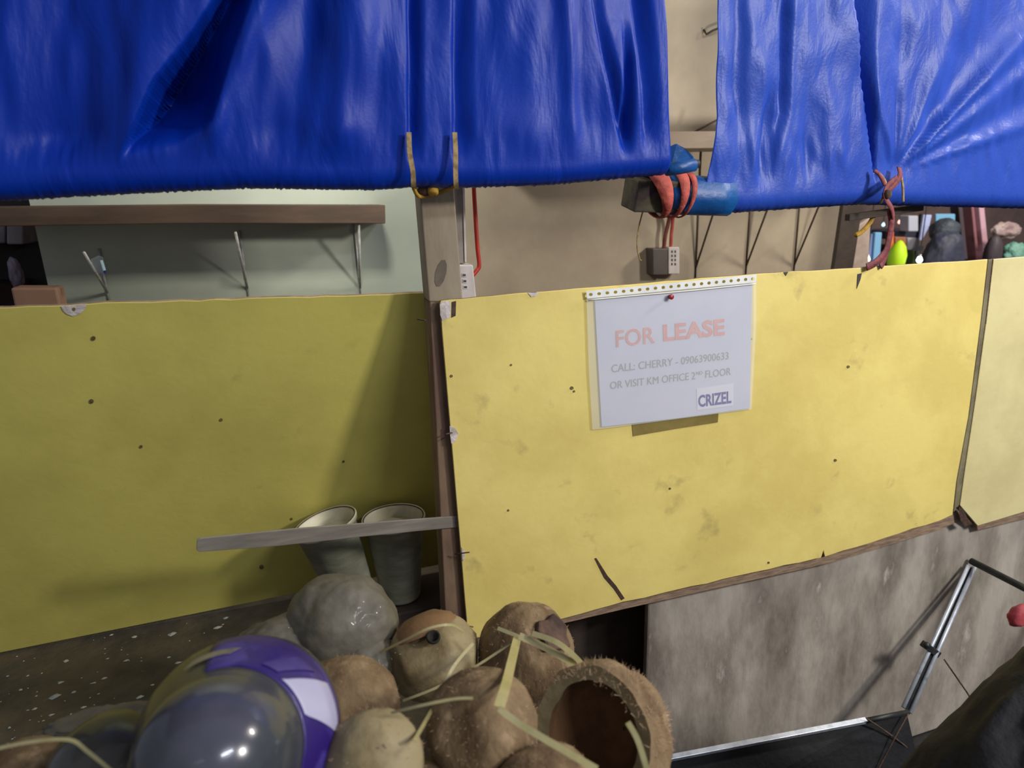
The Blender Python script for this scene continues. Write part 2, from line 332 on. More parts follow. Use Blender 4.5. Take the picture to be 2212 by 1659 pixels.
v, f = slab([W(425, 1166, .968), W(432, 1163, .968), W(640, 1142, .968), W(1000, 1114, .9685), W(1002, 1138, .9685), W(780, 1160, .968), W(600, 1180, .968), W(430, 1193, .968), W(424, 1188, .968)], Vector((0, .0035, 0)))
rail = link('wooden_rail', v, f, M['rail']); bev(rail, .001); recentre(rail)
tag(rail, 'worn grey wooden rail fixed across the front of the two pots', 'rail')

# ------------------------------------------------------------------ two pots
ZB = W(868, 1285, 1.10).z - ZL
a = W(690, 1262, 1.10); b = W(1012, 1262, 1.10)
v, f = boxv((a.x, 1.045, ZL), (b.x, 1.155, ZL + ZB - .001)); o = link('timber_block', v, f, M['darkwood']); bev(o, .003); recentre(o); tag(o, 'dark timber block on the ledge carrying the two pots beside the post', 'block')
def pot(px, py, rr, hh, tilt, label, d):
    rimc = W(px, py, d); ax_ = Vector(tilt).normalized(); hh = (rimc.z - ZL - .002 - ZB) / ax_.z; base = rimc - ax_ * hh
    ax = Vector(tilt).normalized()
    t = thing('plastic_pot', base, label, 'pot', None)
    pr = [(0, 0), (rr * .60, 0), (rr * .64, .004), (rr * .93, hh * .96), (rr * 1.0, hh * .965), (rr * 1.02, hh), (rr * .95, hh + .001)]
    v, f = lathe(pr, base, ax, 36); link('body', v, f, M['cup'], t, True)
    pr = [(rr * 1.02, hh + .0005), (rr * 1.0, hh + .003), (rr * .95, hh + .001), (rr * .90, hh - .004), (rr * .87, hh * .90), (rr * .85, hh * .86)]
    v, f = lathe(pr, base, ax, 36); link('rim', v, f, M['cupin'], t, True)
    v, f = lathe([(rr * .985, hh + .0012), (rr * .97, hh + .0022), (rr * .945, hh + .0022), (rr * .935, hh + .001)], base, ax, 36); link('rim_groove', v, f, M['huskdark'], t, True)
    v, f = lathe([(0, hh * .885), (rr * .5, hh * .89), (rr * .85, hh * .87)], base, ax, 36); link('contents', v, f, M['cupin'], t, True)
pot(702, 1131, .0555, 0, (-.24, .05, 1), 'dusty white tapered plastic pot behind the rail, left one leaning left', 1.10)
pot(850, 1119, .0555, 0, (-.01, .03, 1), 'dusty white tapered plastic pot behind the rail, upright one nearer the post', 1.10)

# ------------------------------------------------------------------ shelves, brackets on the back wall
def shelf(xl, xr_, ztop, th, dep, m, label, end=None):
    v, f = boxv((xl, YB - dep, ztop - th), (xr_, YB, ztop)); o = link('wall_shelf', v, f, m); bev(o, .002); recentre(o); tag(o, label, 'shelf'); return o
dpt = .13
a = W(-40, 448, YB - dpt); b = W(833, 443, YB - dpt); c = W(833, 483, YB - dpt)
v, f = slab([W(-60, 447, YB - dpt), W(400, 442, YB - dpt), W(832, 443, YB - dpt), W(833, 483, YB - dpt), W(400, 483, YB - dpt), W(-60, 490, YB - dpt)], Vector((0, dpt - .001, 0)))
o = link('wall_shelf', v, f, M['shelf']); bev(o, .002); recentre(o); tag(o, 'long dark brown board shelf high on the pale green back wall', 'shelf')
zs1 = c.z
a = W(1545, 283, YB - .17); c2 = W(1545, 320, YB - .17)
shelf(W(1046, 300, YB).x, xb - .03, a.z, a.z - c2.z, .17, M['shelf2'], 'beige board shelf glimpsed through the gap between the tarpaulins')
zs2 = c2.z
def bracket(xb_px, yb_px, ztop, out, m, label, group, r=.0022):
    b = W(xb_px, yb_px, YB - .003)
    t = thing('shelf_bracket', b, label, 'bracket', group)
    solidtube('upright', [b + Vector((0, 0, -.03)), Vector((b.x, b.y, ztop))], r, m, t, 8)
    solidtube('brace', [b, Vector((b.x, YB - out, ztop + .001))], r * 1.15, m, t, 8)
    return t
for x, y, l in ((232, 632, 'white wire bracket nearest the left end of the dark shelf'), (534, 622, 'white wire bracket under the middle of the dark shelf'), (778, 622, 'white wire bracket under the right end of the dark shelf, by the post')):
    bracket(x, y, zs1 - .002 - (.03 if x < 300 else 0.004 if x < 600 else 0), dpt - .01, M['white_metal'], l, None, .0026)
for x, y, l in ((1503, 578, 'dark wire bracket closest to the outlet boxes'), (1612, 575, 'dark wire bracket, middle of the three right of the outlet boxes'), (1716, 572, 'dark wire bracket closest to the dark brown post')):
    bracket(x, y, zs2, .155, M['dark_metal'], l, None, .0024)
o = solidtube('slanted_wire', [W(1462, 304, YB - .01), W(1556, 256, YB - .12)], .0026, M['dark_metal']); recentre(o); tag(o, 'dark slanted wire crossing the gap between the tarpaulins', 'wire')
solid = solidtube('wire_hook', [W(1560, 58, YB - .02), W(1540, 66, YB - .02), W(1526, 74, YB - .012), W(1520, 64, YB - .006)], .003, M['dark_metal']); recentre(solid); tag(solid, 'small dark wire hook on the wall at the top of the gap', 'hook')

# outlet boxes with wires
ob = thing('outlet_box', W(1440, 590, YB), 'dark grey junction box beside a white slotted outlet above the sheet', 'outlet')
v, f = slab([W(1410, 537, YB - .04), W(1443, 537, YB - .04), W(1443, 594, YB - .04), W(1411, 594, YB - .04)], Vector((0, .04, 0))); bev(link('junction_box', v, f, M['boxdark'], ob), .002)
v, f = slab([W(1444, 534, YB - .036), W(1468, 534, YB - .036), W(1468, 592, YB - .036), W(1444, 592, YB - .036)], Vector((0, .036, 0))); bev(link('outlet_plate', v, f, M['boxwhite'], ob), .002)
for k in range(4):
    for s in (0, 1):
        patch('slot', [(1450 + s * 7, 541 + k * 9), (1453 + s * 7, 541 + k * 9), (1453 + s * 7, 546 + k * 9), (1450 + s * 7, 546 + k * 9)], lambda x, y: W(x, y, YB - .036), Vector((0, -.0008, 0)), M['slot'], ob)
tag(recentre(solidtube('electric_cable', spline([W(1452, 440, YB - .05), W(1444, 480, YB - .03), W(1437, 510, YB - .025), W(1434, 537, YB - .02)]), .0055, M['brownred'])), 'dull brown cable entering the dark junction box', 'cable')
tag(recentre(solidtube('electric_cable', spline([W(1456, 440, YB - .05), W(1453, 480, YB - .03), W(1450, 510, YB - .025), W(1449, 535, YB - .02)]), .0048, M['strap'])), 'reddish cable entering the white slotted outlet', 'cable')
tag(recentre(solidtube('loose_wire', spline([W(1392, 445, 1.03), W(1380, 490, 1.03), W(1376, 530, 1.03), W(1382, 560, 1.03), W(1386, 562, 1.03)]), .0012, M['twine'])), 'thin pale wire dangling left of the junction box', 'wire')

# dark post right of the back wall
a = W(1818, 470, 1.5); b = W(1802, 578, 1.5); sl = (b - a) / (a.z - b.z); wv = W(1860, 470, 1.5) - a; wv.z = 0
v, f = slab([a - sl * (H + 1.7 - a.z), a - sl * (H + 1.7 - a.z) + wv, a + sl * (a.z - .003) + wv, a + sl * (a.z - .003)], Vector((.006, .02, 0)))
o = link('dark_post', v, f, M['darkwood']); bev(o, .002); recentre(o); tag(o, 'dark brown timber post right of the wire brackets', 'post')

# ------------------------------------------------------------------ tarpaulins
def sstep(e0, e1, x):
    t = max(0, min(1, (x - e0) / (e1 - e0))); return t * t * (3 - 2 * t)
def lx(pts, y):
    """x on a polyline given as (x,y) at height y"""
    if y <= pts[0][1]:
        (x0, y0), (x1, y1) = pts[0], pts[1]
    elif y >= pts[-1][1]: (x0, y0), (x1, y1) = pts[-2], pts[-1]
    else:
        for (x0, y0), (x1, y1) in zip(pts, pts[1:]):
            if y0 <= y <= y1: break
    return x0 + (x1 - x0) * (y - y0) / (y1 - y0)
def hem_y(pts, x): return lx([(b, a) for a, b in pts], x)
def wedge(x, y, line, w, depth):
    d = x - lx(line, y)
    if d < -7 or d > w: return 0
    if d < 0: return depth * (1 + d / 7)
    return depth * (1 - d / w)
def crease(x, y, line, w, depth, asym=.25):
    """sharp step back at the line, easing forward over w pixels to its right"""
    d = x - lx(line, y)
    if d < -w * asym: return 0
    if d < 0: return depth * sstep(-w * asym, 0, d)
    return depth * (1 - sstep(0, w, d))
def dent(x, y, line, w, depth):
    d = (x - lx(line, y)) / w; return depth * math.exp(-d * d)
def nz(x, y, s, seed=0): return noise.noise(Vector((x / s, y / s, seed)))
def build_tarp(name, left, right, top, hem, Yb, R, fn, m, nx, ny, label, back=1.15):
    """left/right: edge polylines; hem: polyline where the sheet starts to wrap the pole"""
    rows = []
    for j in range(ny + 1):
        t = j / ny; row = []
        for i in range(nx + 1):
            s = i / nx
            hy = hem_y(hem, left(0) + (right(0) - left(0)) * s)
            y = top + (hy - top) * t
            x = left(y) + (right(y) - left(y)) * s
            p = W(x, y, Yb); p.y += fn(x, y) * sstep(1, .0, 1 - (1 - t) * 7 if t > .857 else 0)
            row.append(p)
        rows.append(row)
    K = 12
    for k in range(1, K + 1):
        a = math.pi * back * k / K; row = []
        for i in range(nx + 1):
            p = rows[ny][i].copy(); px = i / nx
            rr = R * (1 + .10 * nz(i * 9, k * 3, 14, 5))
            p.z -= rr * math.sin(a); p.y += rr * (1 - math.cos(a)); row.append(p)
        rows.append(row)
    v = [p for r in rows for p in r]; n = nx + 1
    f = [(j * n + i, j * n + i + 1, (j + 1) * n + i + 1, (j + 1) * n + i) for j in range(len(rows) - 1) for i in range(nx)]
    t_ = thing(name, W((left(0) + right(0)) / 2, 380, Yb), label, 'tarpaulin')
    o = link('sheet', v, f, m, t_, True)
    md = o.modifiers.new('thick', 'SOLIDIFY'); md.thickness = .0008; md.offset = 1
    return t_
hemL = [(-500, 392), (0, 386), (250, 374), (520, 364), (800, 370), (890, 364), (980, 367), (1180, 362), (1460, 339)]
def fL(x, y):
    h = 0
    lw = lx([(535, -100), (470, 0), (410, 90), (340, 180), (300, 270), (262, 350)], y); rw = lx([(575, -100), (545, 0), (508, 100), (488, 170), (462, 260), (320, 350)], y)
    h += wedge(x, y, [(lw, -999), (lw, 999)], max(10, rw - lw), (.0009 * max(10, rw - lw)) * min(1, max(0, (352 - y) / 150)))
    h -= .012 * dent(x, y, [(420, -100), (250, 340)], 70, 1)
    h += crease(x, y, [(884, -100), (885, 300), (886, 380)], 34, .013, .2)
    h += crease(x, y, [(984, -100), (985, 200), (984, 380)], 46, .014, .2)
    h += crease(x, y, [(1262, -100), (1290, 60), (1345, 300), (1352, 380)], 28, .012 * sstep(-120, 200, y), .3)
    h += crease(x, y, [(1338, -100), (1352, 120), (1352, 350)], 22, .016 * sstep(20, 160, y), .4)
    h += crease(x, y, [(1366, -100), (1392, 200), (1400, 350)], 40, .014, .3)
    h -= dent(x, y, [(760, -100), (735, 370)], 60, .012)
    h -= dent(x, y, [(1215, -100), (1245, 370)], 18, .007)
    h -= dent(x, y, [(600, -100), (470, 250)], 30, .010)
    h += dent(x, y, [(690, -100), (620, 300)], 50, .010)
    h += dent(x, y, [(140, -100), (110, 370)], 110, .018)
    h += .009 * nz(x, y * .5, 120, 1) + .0028 * nz(x, y * .3, 40, 2)
    g = sstep(260, 380, y)
    h += g * .004 * nz(x, y * .2, 17, 3)
    return h
build_tarp('blue_tarpaulin', lambda y: -420, lambda y: lx([(1432, -100), (1436, 0), (1441, 150), (1450, 345)], y), -330, hemL, .90, .023, fL, M['tarp_l'], 480, 110,
           'deep blue tarpaulin at left, rolled at its hem and tied to the post')
hemR = [(1500, 425), (1640, 428), (1900, 412), (2212, 422), (2700, 440)]
def fR(x, y):
    h = 0
    h += crease(x, y, [(1706, -100), (1694, 0), (1690, 240), (1660, 420)], 22, .012 * (1 - sstep(180, 330, y)), .4)
    h += crease(x, y, [(1668, 180), (1640, 420)], 44, .014 * sstep(160, 280, y), .3)
    h += crease(x, y, [(1834, -100), (1845, 0), (1872, 230), (1886, 350)], max(7, 52 * (1 - y / 420)), .040, .08)
    h += dent(x, y, [(1760, 0), (1745, 400)], 30, .008 * sstep(100, 300, y))
    h += dent(x, y, [(1600, -100), (1596, 400)], 16, .006)
    # creases radiating up and right from the tie
    dx, dy = x - 1935, 372 - y; rr = math.hypot(dx, dy) + 1e-6; an = math.degrees(math.atan2(dy, dx))
    for a0, wd, am in ((47, 3.2, -.013), (38, 3.5, -.007), (56, 6, .008), (28, 4, .005), (68, 4, -.006), (105, 5, -.006), (20, 3, -.005), (88, 4, .006)):
        h += am * math.exp(-((an - a0) / wd) ** 2) * min(1, rr / 90) * (1 - sstep(330, 620, rr))
    h += .016 * math.exp(-(rr / 34) ** 2)
    h += .006 * nz(x, y * .6, 80, 11) + .0026 * nz(x, y * .35, 26, 12)
    h += sstep(380, 418, y) * .0045 * nz(x, y * .6, 7, 15) + sstep(240, 400, y) * .0055 * nz(x, y * .25, 15, 13) * (1 if x < 1830 else .5)
    return h
build_tarp('blue_tarpaulin', lambda y: lx([(1551, -100), (1552, 0), (1549, 250), (1535, 350), (1520, 425)], y), lambda y: 2660, -330, hemR, .985, .024, fR, M['tarp_r'], 330, 90,
           'lighter blue tarpaulin at right with creases fanning out from a red tie')
# rolled end of the right tarpaulin sticking out behind the left one
rd = (W(1540, 422, 1.005) - W(1400, 417, 1.005)).normalized()
q0 = W(1400, 419, 1.008)
rt = thing('tarp_roll', q0, 'rolled end of blue tarpaulin on a square wooden bar, bound with red cloth', 'tarpaulin roll')
v, f = sweep([q0 + rd * s for s in (.03, .06, .09, .12, .15)], [(x * (1 + .08 * math.sin(5 * i)), y) for i, (x, y) in enumerate(circ(.032, 18))], nrm=(0, 0, 1)); link('rolled_sheet', v, f, M['teal'], rt, True)
v, f = sweep([q0 - rd * .034, q0 + rd * .06], rect(.05, .050), nrm=(0, -.2, 1)); bev(link('bar_end', v, f, mat('greenish_old_timber', (78, 72, 50), (50, 36, 38), 22, .8, .3, 60), rt), .003)
for (s, ww, lean, r_) in ((.012, .040, .35, .0370), (.046, .022, -.12, .0365), (.063, .012, -.2, .0358)):
    ring = []
    for k in range(25):
        a = 2 * math.pi * k / 24
        a1 = Vector((0, 0, 1)); a2 = rd.cross(a1).normalized()
        ring.append(q0 + rd * (s + lean * .03 * -math.cos(a)) + (a1 * math.cos(a) + a2 * math.sin(a)) * r_)
    v, f = sweep(ring, rect(ww, .0016), nrm=tuple(a1))
    n = 4; v = []; f = []
    for k, p_ in enumerate(ring):
        ctr = q0 + rd * s; rad = (p_ - ctr); rad -= rd * rad.dot(rd); rad.normalize()
        for (x, y) in rect(ww * (.62 + .38 * math.cos(2 * math.pi * k / 24)), .0022): v.append(p_ + rd * x + rad * y)
    for k in range(24):
        for j in range(4): f.append((k * 4 + j, k * 4 + (j + 1) % 4, (k + 1) * 4 + (j + 1) % 4, (k + 1) * 4 + j))
    link('red_binding', v, f, M['strap'], rt, True)
# teal flap and pole tip at the end of the left tarpaulin roll
tp = thing('tarp_pole', W(1450, 372, .92), 'dark pipe end with a teal tarpaulin flap at the hem of the left tarpaulin', 'pole')
a = W(1300, 372, .922); b = W(1508, 354, .922); b.z += 0
solidtube('pipe', [a, b], .0062, M['blackmetal'], tp, 12)
v, f = sweep([W(1440, 366, .922), W(1470, 362, .922), W(1500, 356, .922)], circ(.0095, 12)); link('rolled_hem', v, f, M['teal'], tp, True)
v, f = slab([W(1444, 318, .926), W(1462, 310, .92), W(1480, 320, .918), W(1499, 338, .924), W(1498, 352, .93), W(1480, 364, .92), W(1446, 368, .925)], Vector((0, .004, 0))); bev(link('flap', v, f, M['teal'], tp), .0015)

# ties on the left tarpaulin
tl = thing('twine_tie', W(932, 415, .93), 'frayed pale twine loop tying the left tarpaulin hem to the post, with a yellow knot', 'tie')
for x0, x1 in ((883, 893), (982, 985)):
    v, f = sweep(spline([W(x0, 286, .892), W(x0 + 2, 330, .889), W(x1 - 1, 372, .886), W(x1, 398, .890), W(x1 + 2, 408, .905)]), rect(.0062, .0016), nrm=(0, -1, 0)); link('twine', v, f, M['twine'], tl)
v, f = sweep(spline([W(892, 402, .90), W(905, 424, .925), W(935, 420, .935), W(960, 412, .93), W(986, 400, .905)]), circ(.0028, 8)); link('twine', v, f, M['twiney'], tl, True)
v, f = lathe([(0, -.008), (.006, -.006), (.0085, 0), (.006, .006), (0, .008)], W(935, 412, .925), (1, 0, .2), 12); link('knot', v, f, M['twiney'], tl, True)
v, f = lathe([(0, -.010), (.006, -.006), (.0075, 0), (.006, .006), (0, .010)], W(916, 412, .93), (1, 0, -.1), 12); link('knot', v, f, M['huskdark'], tl, True)

# red cloth tie of the right tarpaulin
tr2 = thing('cloth_tie', W(1925, 430, .97), 'maroon cloth strip knotted on the right tarpaulin, its tail hanging to the board', 'tie')
def ribbon(name, pts, Ys, wd, m, par, taper=None, nrm=(0, -1, 0), k=6, th=.0016):
    P_ = spline([W(x, y, Y) for (x, y), Y in zip(pts, Ys)], k)
    tp_ = None
    if taper: tp_ = [taper[0] + (taper[1] - taper[0]) * i / (len(P_) - 1) for i in range(len(P_))]
    v, f = sweep(P_, rect(wd, th), nrm=nrm, taper=tp_); o = link(name, v, f, m, par, True); return o
ribbon('strip', [(1942, 362), (1944, 380), (1930, 400), (1912, 415)], [.975, .965, .958, .955], .010, M['strapdark'], tr2)
ribbon('strip', [(1938, 385), (1918, 402), (1912, 425), (1926, 450), (1930, 470)], [.962, .955, .95, .95, .956], .011, M['strapdark'], tr2)
ribbon('strip', [(1922, 452), (1926, 480), (1920, 520), (1912, 545), (1890, 568), (1872, 577)], [.955, .96, .962, .96, .956, .952], .013, M['strapdark'], tr2)
ribbon('strip', [(1920, 500), (1916, 540), (1908, 566), (1902, 576)], [.964, .966, .962, .955], .010, M['strapdark'], tr2)
ribbon('strip', [(1888, 368), (1900, 378), (1912, 400)], [.975, .968, .955], .006, M['strapdark'], tr2)
ribbon('twine', [(1896, 372), (1908, 384), (1915, 400)], [.972, .964, .955], .004, M['twine'], tr2)
ribbon('twine', [(1944, 372), (1950, 400), (1951, 436)], [.972, .962, .960], .0045, M['twine'], tr2)
ribbon('twine', [(1908, 425), (1902, 440)], [.956, .960], .004, M['twiney'], tr2)
v, f = lathe([(0, -.009), (.006, -.006), (.008, 0), (.006, .006), (0, .009)], W(1916, 420, .95), (.2, 0, 1), 12); link('knot', v, f, M['huskdark'], tr2, True)
# dark cross stick and yellow cord behind
v, f = sweep([W(1830, 470, 1.035), W(1990, 448, 1.035)], rect(.012, .012)); o = link('support_stick', v, f, M['darkwood']); bev(o, .001); recentre(o); tag(o, 'dark wooden stick under the hem of the right tarpaulin by the tie', 'stick')
o = solidtube('frayed_cord', spline([W(1890, 458, 1.04), W(1880, 480, 1.04), W(1862, 500, 1.04), W(1848, 508, 1.04)]), .0045, M['twiney']); recentre(o); tag(o, 'frayed yellow cord beside the dark brown post', 'cord')

# ------------------------------------------------------------------ for-lease sheet
YS = YF - .003
PS = lambda x, y: W(x, y, YS)
sh = thing('lease_notice', PS(1450, 900), 'white FOR LEASE sheet in a clear punched sleeve pinned to the bright yellow board', 'notice')
v, f = slab([PS(1285, 648), PS(1455, 631), PS(1625, 612), PS(1622, 740), PS(1620, 882), PS(1460, 904), PS(1300, 922), PS(1292, 780)], Vector((0, .0006, 0))); link('paper', v, f, M['paper'], sh)
PS2 = lambda x, y: W(x, y, YS - .0012)
v, f = slab([PS2(1267, 640), PS2(1634, 604), PS2(1634, 700), PS2(1624, 884), PS2(1304, 926), PS2(1280, 928), PS2(1272, 800)], Vector((0, .0003, 0))); link('clear_sleeve', v, f, M['film'], sh)
# punched strip with real holes
def bil(a, b, c, d, s, t): return (a * (1 - s) + b * s) * (1 - t) + (d * (1 - s) + c * s) * t
PS3 = lambda x, y: W(x, y, YS - .0022)
cA, cB, cC, cD = PS3(1266, 629), PS3(1634, 593), PS3(1633, 610), PS3(1268, 645)
NH = 22; v = []; f = []
for i in range(NH):
    s0, s1 = i / NH, (i + 1) / NH; sm = (s0 + s1) / 2; hs = .24 / NH
    sq = [(s0, 0), (sm, 0), (s1, 0), (s1, .5), (s1, 1), (sm, 1), (s0, 1), (s0, .5)]
    ci = [(sm + hs * math.cos(math.radians(a)), .5 + .22 * math.sin(math.radians(a))) for a in (225, 270, 315, 0, 45, 90, 135, 180)]
    b0 = len(v)
    for q_ in sq + ci: v.append(bil(cA, cB, cC, cD, *q_))
    for k in range(8): f.append((b0 + k, b0 + (k + 1) % 8, b0 + 8 + (k + 1) % 8, b0 + 8 + k))
o = link('punched_strip', v, f, M['strip'], sh); md = o.modifiers.new('t', 'SOLIDIFY'); md.thickness = .0004
ribbon('sleeve_mouth', [(1272, 648), (1400, 636), (1500, 627), (1632, 613)], [YS - .002] * 4, .0016, M['strip'], sh)
def text_mesh(s, bold=0, shear=0):
    c = bpy.data.curves.new('t', 'FONT'); c.body = s; c.size = 1; c.offset = bold; c.shear = shear; c.resolution_u = 3
    o = bpy.data.objects.new('t', c); C.objects.link(o); bpy.context.view_layer.update()
    me = bpy.data.meshes.new_from_object(o.evaluated_get(bpy.context.evaluated_depsgraph_get()))
    vs = [v_.co.copy() for v_ in me.vertices]; fs = [tuple(p_.vertices) for p_ in me.polygons]
    bpy.data.objects.remove(o); bpy.data.curves.remove(c); bpy.data.meshes.remove(me); return vs, fs
def text(name, s, quad, m, par, bold=0, Y=YS - .0006, shear=0):
    vs, fs = text_mesh(s, bold, shear)
    x0 = min(v_.x for v_ in vs); x1 = max(v_.x for v_ in vs); y0 = min(v_.y for v_ in vs); y1 = max(v_.y for v_ in vs)
    A, B, Cc, Dd = [W(x, y, Y) for x, y in quad]
    out = [bil(A, B, Cc, Dd, (v_.x - x0) / (x1 - x0), 1 - (v_.y - y0) / (y1 - y0)) for v_ in vs]
    o = link(name, out, fs, m, par); return o
text('headline_word', 'FOR', [(1330, 714), (1414, 705), (1415, 741), (1331, 751)], M['ink_red'], sh, .012)
text('headline_word', 'LEASE', [(1432, 701), (1565, 688), (1566, 724), (1433, 738)], M['ink_red'], sh, .035)
text('contact_line', 'CALL: CHERRY - 09063900633', [(1321, 788), (1574, 760), (1574, 776), (1321, 805)], M['ink_grey'], sh, 0)
def l3(x, t): return 825 - .1185 * (x - 1317.5) + t * 16
text('contact_line', 'OR VISIT KM OFFICE 2', [(1318, l3(1318, 0)), (1502, l3(1502, 0)), (1502, l3(1502, 1)), (1318, l3(1318, 1))], M['ink_grey'], sh, 0)
text('contact_line', 'ND', [(1504, l3(1504, 0)), (1518, l3(1518, 0)), (1518, l3(1518, .45)), (1504, l3(1504, .45))], M['ink_grey'], sh, 0)
text('contact_line', 'FLOOR', [(1524, l3(1524, 0)), (1579, l3(1579, 0)), (1579, l3(1579, 1)), (1524, l3(1524, 1))], M['ink_grey'], sh, 0)
v, f = slab([W(x, y, YS - .0006) for x, y in ((1505, 840), (1585, 828), (1584, 876), (1506, 886))], Vector((0, .0004, 0))); link('name_slip', v, f, mat('slip_paper', (216, 214, 234)), sh)
text('handwriting', 'CRIZEL', [(1508, 854), (1580, 844), (1580, 871), (1509, 880)], M['ink_blue'], sh, .03, YS - .0010)
o = patch('adhesive_tape', [(1364, 906), (1552, 886), (1550, 912), (1460, 926), (1367, 942)], PF, fo * 1.1, M['tape'], None); recentre(o); tag(o, 'yellowed strip of tape under the lower edge of the white sheet', 'tape')
pn = thing('push_pin', W(1447, 640, YS - .004), 'red push pin holding the top of the white sheet', 'pin')
c0 = W(1447, 641, YS - .0026)
v, f = lathe([(0, .006), (.0042, .006), (.0046, .005), (.003, .003), (.0036, 0), (0, 0)], c0, (0, -1, .1), 14); link('head', v, f, M['pin'], pn, True)
v, f = lathe([(.0006, 0), (.0004, -.004), (0, -.005)], c0, (0, -1, .1), 8); link('needle', v, f, M['steel'], pn, True)

# ------------------------------------------------------------------ foreground heap on the ledge
def clipball(center, r, planes, name, m, parent=None, sc=(1, 1, 1), amp=.03, seed=0, sub=4, ns=2.2):
    bm = bmesh.new(); bmesh.ops.create_icosphere(bm, subdivisions=sub, radius=1)
    v = []
    idx = {}
    for i, vv in enumerate(bm.verts):
        idx[vv] = i; p_ = vv.co.copy()
        k = 1 + amp * noise.noise(p_ * ns + Vector((seed, 0, 0))) + amp * .35 * noise.noise(p_ * ns * 4 + Vector((0, seed, 0)))
        p_ = p_ * k
        for (n_, c_) in planes:
            n_ = Vector(n_).normalized(); d_ = p_.dot(n_)
            if d_ > c_: p_ -= n_ * (d_ - c_) * .93
        v.append(Vector(center) + Vector((p_.x * sc[0], p_.y * sc[1], p_.z * sc[2])) * r)
    f = [tuple(idx[x] for x in fc.verts) for fc in bm.faces]; bm.free()
    return link(name, v, f, m, parent, True)
TC = lambda p_: (O - Vector(p_)).normalized()       # towards the viewer's side
def fuzz(center, r, n, parent, seed, m, sc=(1, 1, 1), ln=.10, hemi=None, rad=.00028):
    rnd = random.Random(seed); V = []; Fc = []
    for _ in range(n):
        d_ = Vector((rnd.gauss(0, 1), rnd.gauss(0, 1), rnd.gauss(0, 1))).normalized()
        if hemi and d_.dot(Vector(hemi).normalized()) < -.2: continue
        p_ = Vector(center) + Vector((d_.x * sc[0], d_.y * sc[1], d_.z * sc[2])) * r * .985
        t_ = d_ + Vector((rnd.gauss(0, .8), rnd.gauss(0, .8), rnd.gauss(0, .8))); t_.normalize()
        e = p_ + t_ * r * ln * rnd.uniform(.4, 1); s_ = d_.orthogonal().normalized() * rad
        b0 = len(V); V += [p_ + s_, p_ - s_, p_ + s_.cross(t_).normalized() * rad, e]; Fc += [(b0, b0 + 1, b0 + 3), (b0 + 1, b0 + 2, b0 + 3), (b0 + 2, b0, b0 + 3)]
    o = link('fibres', V, Fc, m, parent); o['kind'] = 'stuff'; return o
def coco(px, py, d, rpx, m, label, planes, sc=(1, 1, 1), seed=0, nf=900, grp=None, amp=.05):
    c = D(px, py, d); r = rpx / F * d
    t = thing('coconut_husk', c - Vector((0, 0, r * sc[2])), label, 'coconut', grp)
    clipball(c, r, planes, 'husk', m, t, sc, amp, seed)
    if nf: fuzz(c, r, nf, t, seed, M['fibre'], sc, .09)
    return t, c, r
# A: upright husk in front of the bright board
t, c, r = coco(1136, 1412, .88, 104, M['husk'], 'tall brown coconut husk with a dark rotten patch, against the bright yellow board', [((.30, -.60, .74), .86)], (1, 1, 1.06), 3)
n_ = Vector((.30, -.60, .74)).normalized()
bmp = [c + (Matrix.Rotation(a * .524, 3, n_) @ n_.orthogonal().normalized()) * r * .36 * (1 + .22 * math.sin(a * 2.3)) + n_ * r * .925 + Vector((r * .16, 0, r * .10)) for a in range(12)]
v, f = slab(bmp, -n_ * r * .18); o = link('rotten_patch', v, f, M['huskdark'], t); bev(o, .003)
# D: shaved coconut with eye
t, c, r = coco(938, 1418, .86, 98, M['husk2'], 'pale shaved coconut with one dark eye hole, right of the cloudy bag', [((-.3, -.5, .8), .80), ((.6, -.2, .7), .82), ((.9, -.3, 0), .88), ((-.9, -.3, .2), .9), ((0, .5, .9), .8)], (1.05, 1, .92), 9, 200)
dd = (D(936, 1374, .86) - c); k = TC(c); e = c + dd * .93 + k * math.sqrt(max(.01, 1 - (dd.length / r) ** 2)) * r * .86
v, f = lathe([(0, -.006), (.004, -.005), (.0062, 0), (.0075, .0012), (.0086, 0), (.0088, -.003)], e, (e - c).normalized(), 16); link('eye_hole', v, f, mat('eye_dark', (34, 30, 20), None, rough=.9), t, True)
v, f = lathe([(0, .0), (.022, -.001), (.040, -.012), (.044, -.02)], c + Vector((-.012, .026, r * .80)), (-.25, .55, 1), 28); link('trimmed_crown', v, f, mat('orange_brown_rind', (126, 94, 60), (104, 80, 52), 20, .7, .5), t, True)
# B: open hollow husk at the right of the heap
c = D(1300, 1585, .70); r = 146 / F * .70
t = thing('coconut_husk', c - Vector((0, 0, r)), 'large split coconut husk with a fuzzy rim and dark hollow, right end of the heap', 'coconut')
axB = (TC(c) * .85 + Vector((-.62, 0, .05))).normalized()
pr = [(r * math.sin(a), -r * math.cos(a)) for a in np.linspace(.02, 1.95, 22)]
pr2 = [(r * .78 * math.sin(a), -r * .78 * math.cos(a)) for a in np.linspace(1.98, .03, 18)]
def nlathe(pr, base, ax, n, seed, amp):
    v, f = lathe(pr, base, ax, n); v = [base + (p_ - base) * (1 + amp * noise.noise((p_ - base) * 28 + Vector((seed, 0, 0))) + amp * .5 * noise.noise((p_ - base) * 90)) for p_ in v]; return v, f
v, f = nlathe(pr, c, axB, 56, 4, .06); link('outer_husk', v, f, M['husk'], t, True)
v, f = nlathe([pr[-1], pr2[0]], c, axB, 56, 4, .06); link('cut_rim', v, f, M['husk2'], t, True)
v, f = nlathe(pr2, c, axB, 56, 4, .06); link('hollow', v, f, M['huskin'], t, True)
fuzz(c, r, 3500, t, 21, M['fibre'], (1, 1, 1), .13, tuple(-axB + Vector((0, 0, .5))))
